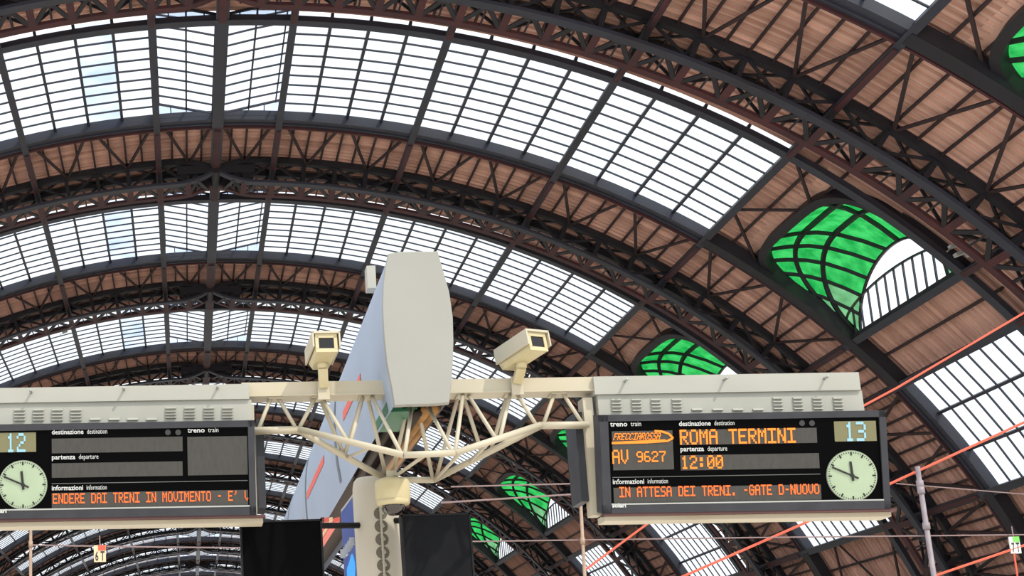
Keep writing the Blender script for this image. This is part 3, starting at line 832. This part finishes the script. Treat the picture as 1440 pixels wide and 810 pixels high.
cctv(756, 480, 14.55, 712, 509, 15.0, 727, 543, 'boxy cream security camera on the gantry beam nearer board thirteen')
DC = px(552, 690, 15.55)
dm = empty('dome_camera', DC - V((0, 0, .25))); tag(dm, 'round cream dome camera hanging under the gantry truss', 'camera')
def lathe(mb, c, prof, n=28):
    return mb.loft([[c + V((r * cos(2 * pi * i / n), r * sin(2 * pi * i / n), z)) for i in range(n)] for r, z in prof])
lathe(MB(), DC, [(.10, .12), (.155, .10), (.168, .075), (.168, -.085), (.164, -.09)]).build('body', CAMP, dm, True)
lathe(MB(), DC, [(.166, -.088), (.158, -.125), (.145, -.14), (.11, -.142)]).build('trim_ring', CAMP, dm, True)
lathe(MB(), DC, [(.108, -.13), (.108, -.15), (.098, -.185), (.075, -.215), (.04, -.235), (.005, -.242)]).build('smoked_dome', DOME, dm, True)
MB().tube(DC + V((0, 0, .1)), DC + V((0, 0, .19)), .05, 12).build('hanger', CREAM, dm, True)

# ------------------------------------------------------------------ long fairing over the platform
OUT = [(546, 356), (563, 353.5), (580, 353), (598, 352.8), (616, 353), (622, 375), (632, 410), (637, 445), (638, 480), (637, 510), (635, 540), (632, 567),
       (612, 569), (593, 569.5), (574, 570), (555, 571), (551, 545), (544, 510), (540, 470), (538, 430), (539, 400), (542, 375)]
FY = 14.45
ring = [px(x, y, FY) for x, y in OUT]
fa = empty('fairing', px(590, 570, FY)); tag(fa, 'long pale grey fairing with lens-shaped end cap running back over the platform', 'fairing')
cen = sum(ring, V((0, 0, 0))) / len(ring)
inn = [cen + (p - cen) * .985 for p in ring]
MB().loft([[p + V((0, .0, 0)) for p in inn], [p + V((0, .015, 0)) for p in ring], [p + V((0, .07, 0)) for p in ring]]).build('end_cap', FAIR, fa)
# shell: the left flank bulges beyond the cap, the underside is open
sh = []
N_ = len(ring)
shell_idx = [15, 16, 17, 18, 19, 20, 21, 0, 1, 2, 3, 4, 5, 6, 7, 8, 9, 10, 11]
def shell_ring(Y):
    out = []
    for i in shell_idx:
        p = ring[i]; q = cen + (p - cen) * .97
        q = V((q.x, Y, q.z)); out.append(q)
    return out
fs_ = MB(); fs_.loft([shell_ring(y) for y in (FY + .07, 15.6, 18, 22, 26, 30, 36)], close=False, caps=False)
flank = fs_.build('flank_shell', FAIRS, fa, True)
def on_flank(f, Y, out=.006):                       # f 0 bottom .. 1 top of the left flank
    pts = [ring[i] for i in (15, 16, 17, 18, 19, 20, 21, 0)]; k = f * 7; i = min(6, int(k)); p = pts[i] + (pts[i + 1] - pts[i]) * (k - i)
    q = cen + (p - cen) * .97; d_ = V((q.x - cen.x, 0, 0)).normalized(); q = q + d_ * out; q.y = Y; return q
for f, Ya, Yb, wd in ((.44, 16.6, 18.6, .03), (.44, 21.4, 24.6, .03), (.30, 25.5, 31, .03)):
    mb = MB(); a = [on_flank(f, y) for y in lins(Ya, Yb, 8)]; b = [on_flank(f + .06, y) for y in lins(Ya, Yb, 8)]
    mb.loft([a, b], close=False, caps=False).build('red_stripe', REDS, flank)
for Yg in (19.6, 24.8, 29.5):
    mb = MB(); a = [on_flank(f, Yg, .005) for f in lins(.12, .95, 10)]; b = [on_flank(f, Yg + .22, .005) for f in lins(.12, .95, 10)]
    mb.loft([a, b], close=False, caps=False).build('panel_groove', FAIRD, flank)
mb = MB(); q = [px(517, 376, 15.3), px(523, 376, 15.3), px(523, 408, 15.3), px(517, 408, 15.3)]
sb = px(521, 393, 16.3); MB().obox(sb, GU * .045, FW * .1, GV * .12).build('junction_box', GREYW, fa)
# underside trays and conduits
zb = min(p.z for p in ring)
for i, (dx, dz, r, mt) in enumerate(((.10, .06, .05, WOOD), (.02, .03, .04, DKBR), (-.1, .12, .045, DKBR), (.2, .09, .05, WOOD))):
    MB().tube(V((cen.x + dx, FY + .5, zb + dz)), V((cen.x + dx, 19.5, zb + dz)), r, 10).build('conduit', mt, fa, True)
MB().obox(V((cen.x, 24, zb + .2)), V((.26, 0, 0)), V((0, 9.2, 0)), V((0, 0, .02))).build('cable_tray', DKBR, fa)
MB().obox(V((cen.x - .12, FY + 1.0, zb + .1)), V((.14, 0, 0)), V((0, .5, 0)), V((0, 0, .05))).build('junction_duct', GREENP, fa)

# ------------------------------------------------------------------ column, screens, poster
YC = 16.3
cb, ct = px(531, 800, YC), px(530, 672, YC)
cr = (px(562.5, 760, YC) - px(499.5, 760, YC)).length / 2
cx_ = px(531, 760, YC)
co = empty('column', (cx_.x, YC, 0)); tag(co, 'round cream column with a row of vent discs under the fairing', 'column')
base = V((cx_.x, YC, 0)); top = ct.z
lathe(MB(), base, [(cr, 0), (cr, top - .16), (cr * .985, top - .10), (cr * .93, top - .04), (cr * .8, top - .005), (cr * .5, top), (.01, top)], 40).build('shaft', CONC, co, True)
sdv = (EYE - cx_); sdv.z = 0; sdv.normalize(); sdr = V((-sdv.y, sdv.x, 0))
if sdr.x < 0: sdr = -sdr
ang = .2
nv = (sdv * cos(ang) + sdr * sin(ang)).normalized(); tv = V((0, 0, 1)).cross(nv)
for k, y in enumerate((722, 740, 758.6, 777, 795, 813, 831)):
    z = px(537, y, YC - cr).z; c = base + nv * (cr * .995) + V((0, 0, z))
    n = 20; ringv = [c + tv * (.068 * cos(2 * pi * i / n)) + V((0, 0, .062 * sin(2 * pi * i / n))) for i in range(n)]
    rs = [base + (p - base).normalized() * 0 for p in ringv]
    def proj_r(p, r_): h = V((p.x - base.x, p.y - base.y, 0)).normalized() * r_; return V((base.x + h.x, base.y + h.y, p.z))
    MB().loft([[proj_r(p, cr - .01) for p in ringv], [proj_r(p, cr + .004) for p in ringv]]).build('vent_disc', HOLE, co)
cz = base + nv * (cr + .012); MB().tube(cz + V((0, 0, .05)), cz + V((0, 0, px(537, 715, YC).z)), .012, 8).build('conduit', CREAM, co, True)
# poster box
pA = px(498, 692, YC + .05); pB0 = px(479, 712, 17.6); pB = V((pB0.x, 17.6, pA.z))
pe = empty('poster_box', (pA.x, pA.y, 0)); tag(pe, 'blue lit poster box standing against the cream column', 'poster')
dv = (pB - pA); dv.z = 0; dn = V((0, 0, 1)).cross(dv).normalized()
if dn.x > 0: dn = -dn
ctr = (pA + pB) / 2; hgt = 1.1
MB().obox(V((ctr.x, ctr.y, pA.z - hgt)) - dn * .04, dv / 2, dn * .04, V((0, 0, hgt))).build('box_body', GREYW, pe)
po_ = MB().obox(V((ctr.x, ctr.y, pA.z - hgt)) + dn * .002, dv * .46, dn * .003, V((0, 0, hgt * .97))).build('poster_sheet', BLUE, pe)
def on_post(f, y): 
    z = px(490, y, ctr.y).z; return V((lerp(pA.x, pB.x, f), lerp(pA.y, pB.y, f), z)) + dn * .008
tx = MB()
for (f0, y0, f1, y1) in ((.12, 764, .12, 775), (.12, 770, .25, 770), (.25, 766, .25, 776), (.36, 767, .36, 777), (.36, 767, .46, 767), (.46, 767, .46, 777), (.58, 768, .58, 778), (.58, 778, .7, 778), (.7, 768, .7, 778), (.8, 766, .8, 779)):
    tx.bar(on_post(f0, y0), on_post(f1, y1), .012, .1 if f0 == f1 else .018, dn)
tx.build('poster_lettering', WHITEP, po_)
fg = MB(); ringv = []
for i in range(18):
    a = 2 * pi * i / 18; p = on_post(.45 + .3 * cos(a), 803 - 18 * sin(a) * (1 + .3 * cos(3 * a))); ringv.append(p)
fg.loft([[p - dn * .004 for p in ringv], ringv]).build('poster_figure', CYAN, po_)
def screen(x0, y0, x1, y1, Y, mt, label):
    a, b = px(x0, y0, Y), px(x1, y1, Y); zt = (a.z + b.z) / 2; w_ = (b.x - a.x) / 2; h_ = .42
    root = empty('display_screen', ((a.x + b.x) / 2, Y + .1, zt - 2 * h_)); tag(root, label, 'screen', 'dark screens below the gantry')
    c = V(((a.x + b.x) / 2, Y, zt - h_)); X_ = V((1, 0, 0)); Zv = V((0, 0, 1))
    MB().obox(c + V((0, .07, 0)), X_ * w_, FW * .065, Zv * h_).build('case', SCRFR, root)
    MB().obox(c, X_ * (w_ - .018), FW * .006, Zv * (h_ - .018)).build('panel', mt, root)
    fr_ = MB()
    for (dx, dz, ww, hh) in ((0, h_ - .009, w_, .009), (0, -h_ + .009, w_, .009), (-w_ + .009, 0, .009, h_), (w_ - .009, 0, .009, h_)): fr_.obox(c + X_ * dx + Zv * dz - FW * .008, X_ * ww, FW * .008, Zv * hh)
    fr_.build('frame', SCRFR, root)
    MB().tube(c + V((0, .12, h_ - .04)), V((cx_.x, YC, zt + .02)), .03, 8).build('support_arm', SCRFR, root, True)
screen(337, 732, 452.5, 731, 15.6, SCREEN, 'black screen panel hanging between board twelve and the poster box')
screen(563, 724, 661, 721, 15.75, SCREEN2, 'charcoal screen panel fixed beside the cream column')
# red-striped soffit of the next fairing behind
rs_ = empty('striped_duct', px(470, 760, 30)); tag(rs_, 'red and pink striped duct running back under the fairing', 'duct')
for (x0, x1, mt) in ((476, 466, REDS), (466, 461, SIGNC), (461, 454, REDS), (454, 449, REDBR)):
    a0, a1 = px(x0 + 2, 733, 19.0), px(x1 + 2, 733 + (x0 - x1) * .2, 19.0)
    q0 = [a0, a1, a1 + V((0, 0, .05)), a0 + V((0, 0, .05))]
    MB().loft([q0, [p + V((0, 14, 0)) for p in q0]]).build('stripe_panel', mt, rs_)

# ------------------------------------------------------------------ poles, wires, cables, small signs
def pole(x0, y0, x1, y1, Y, r, mt, label, bands):
    a, b = px(x0, y0, Y), px(x1, y1, Y); k = a.z / (a.z - b.z); g_ = a + (b - a) * k
    root = empty('pole', g_); tag(root, label, 'pole')
    MB().tube(g_, a, r * 1.15, 10, r).build('shaft', mt, root, True)
    for f in bands:
        q = px(lerp(x0, x1, f), lerp(y0, y1, f), Y); MB().tube(q - V((0, 0, .08)), q + V((0, 0, .08)), r * 1.45, 10).build('clamp', mt, root, True)
pole(811.5, 620, 822, 805, 40, .04, TANPOLE, 'thin tan pole with clamps standing beside board thirteen', (.38, .45, .76))
pole(1290, 656, 1313, 808, 40, .06, GREYROD, 'slim grey pole standing below the lower roof glass', (.16, .22, .55))
pole(43.5, 690, 43, 806, 44, .04, TANPOLE, 'thin cream pole standing below board twelve', (.65,))
def cable(name, pts, Y, r, mt, label, cat, group=None):
    P_ = [px(x, y, Y) for x, y in pts]; mid = P_[0]
    o = MB().path(P_, r, 6).build(name, mt); tag(o, label, cat, group); return o
cable('wire', [(634, 684.5), (815, 680)], 40, .018, WIRE, 'thin wire running level to the upper clamp of the tan pole', 'wire')
cable('wire', [(620, 707), (730, 700), (815, 694.5)], 40, .022, WIRE, 'thin wire sloping up to the middle clamp of the tan pole', 'wire')
cable('wire', [(662, 761.5), (1060, 756), (1440, 752), (1900, 747)], 40.1, .016, WIRE, 'long thin wire strung from the right dark screen past both poles', 'wire')
cable('wire', [(43, 766.5), (190, 769), (340, 770.5)], 44, .02, WIRE, 'thin wire strung from the cream pole behind the black screen', 'wire')
cable('wire', [(1260, 680), (1440, 695), (1900, 733)], 40.1, .013, WIRE, 'fine wire near the top of the slim grey pole', 'wire')
cable('overhead_cable', [(822, 802), (918, 731), (1208, 574), (1262, 545), (1440, 440), (1900, 165)], 40, .028, REDROD, 'orange-red cable rising from the tan pole past the top of board thirteen', 'cable')
cable('overhead_cable', [(700, 925), (930, 824), (1126, 738), (1250, 681), (1440, 594), (1900, 383)], 40.2, .032, REDROD, 'long orange-red cable passing behind board thirteen and its clock', 'cable')
cable('overhead_cable', [(1312, 810.5), (1440, 767), (1900, 611)], 40, .03, REDROD, 'orange-red cable running from the slim grey pole under the green and white sign', 'cable')
cable('cable_dropper', [(1425, 772), (1431, 812), (1440, 880)], 40, .022, REDROD, 'short red dropper hanging from the cable under the sign', 'cable')
def plate(x0, y0, x1, y1, Y, mt, mt2, txt, label):
    a, b = px(x0, y0, Y), px(x1, y1, Y); w_ = (b.x - a.x) / 2; h_ = (a.z - b.z) / 2; c = V(((a.x + b.x) / 2, Y, (a.z + b.z) / 2))
    root = empty('track_sign', c - V((0, 0, h_))); tag(root, label, 'sign')
    MB().obox(c, V((w_, 0, 0)), V((0, .025, 0)), V((0, 0, h_))).build('plate', mt, root)
    MB().obox(c + V((w_ * .35, -.03, h_ * .68)), V((w_ * .62, 0, 0)), V((0, .008, 0)), V((0, 0, h_ * .32))).build('colour_field', mt2, root)
    fr_ = Frame(720, 405, Y); fr_.O = c + V((0, -.03, 0)); fr_.U = V((1, 0, 0)); fr_.N = V((0, -1, 0)); fr_.V = V((0, 0, 1))
    word(fr_, txt, -w_ * .8, -h_ * .85, h_ * 1.6, INK, root, bold=.004, w=.004, name='lettering', width=w_ * 1.6)
    MB().tube(c + V((0, 0, h_)), c + V((0, 0, h_ + .25)), .015, 6).build('hanger', WIRE, root)
plate(1418, 755, 1436, 778, 40.0, SIGNW, SIGNG, '7 T', 'small white and green sign reading 7T on the cable')
plate(132, 767, 149, 790, 44.0, SIGNC, SIGNR, '6 T', 'small cream and red sign reading 6T on a wire')
def flood(x, y, Y, s_, lit, label, nl):
    c = px(x, y, Y); root = empty('floodlight', c); tag(root, label, 'lamp')
    MB().bar(c + V((-.9, -.2, -.45)) * s_, c + V((1.0, .2, 1.0)) * s_, .06 * s_, .06 * s_).build('bracket', ALU, root)
    for i in range(nl):
        for j in range(2 if nl > 1 else 1):
            q = c + V((-.35 + .62 * i + .2 * j, 0, -.45 * j - .05)) * s_
            MB().obox(q, V((.27, 0, .1)) * s_, V((0, .2, 0)) * s_, V((-.03, 0, .09)) * s_).build('lamp_head', ALU, root)
            MB().obox(q - V((0, .02, .1)) * s_, V((.23, 0, .085)) * s_, V((0, .17, 0)) * s_, V((0, 0, .02)) * s_).build('lamp_glass', LAMPW if lit else SIGNW, root)
flood(1352, 343, 68.6, .85, False, 'four-headed floodlight fixed at the truss beside the largest green dormer', 2)
flood(1046, 516, 100, .5, True, 'lit bluish floodlight above the top of board thirteen', 2)
flood(96, 466, 117, .7, False, 'small pale floodlight at the girder above board twelve', 1)
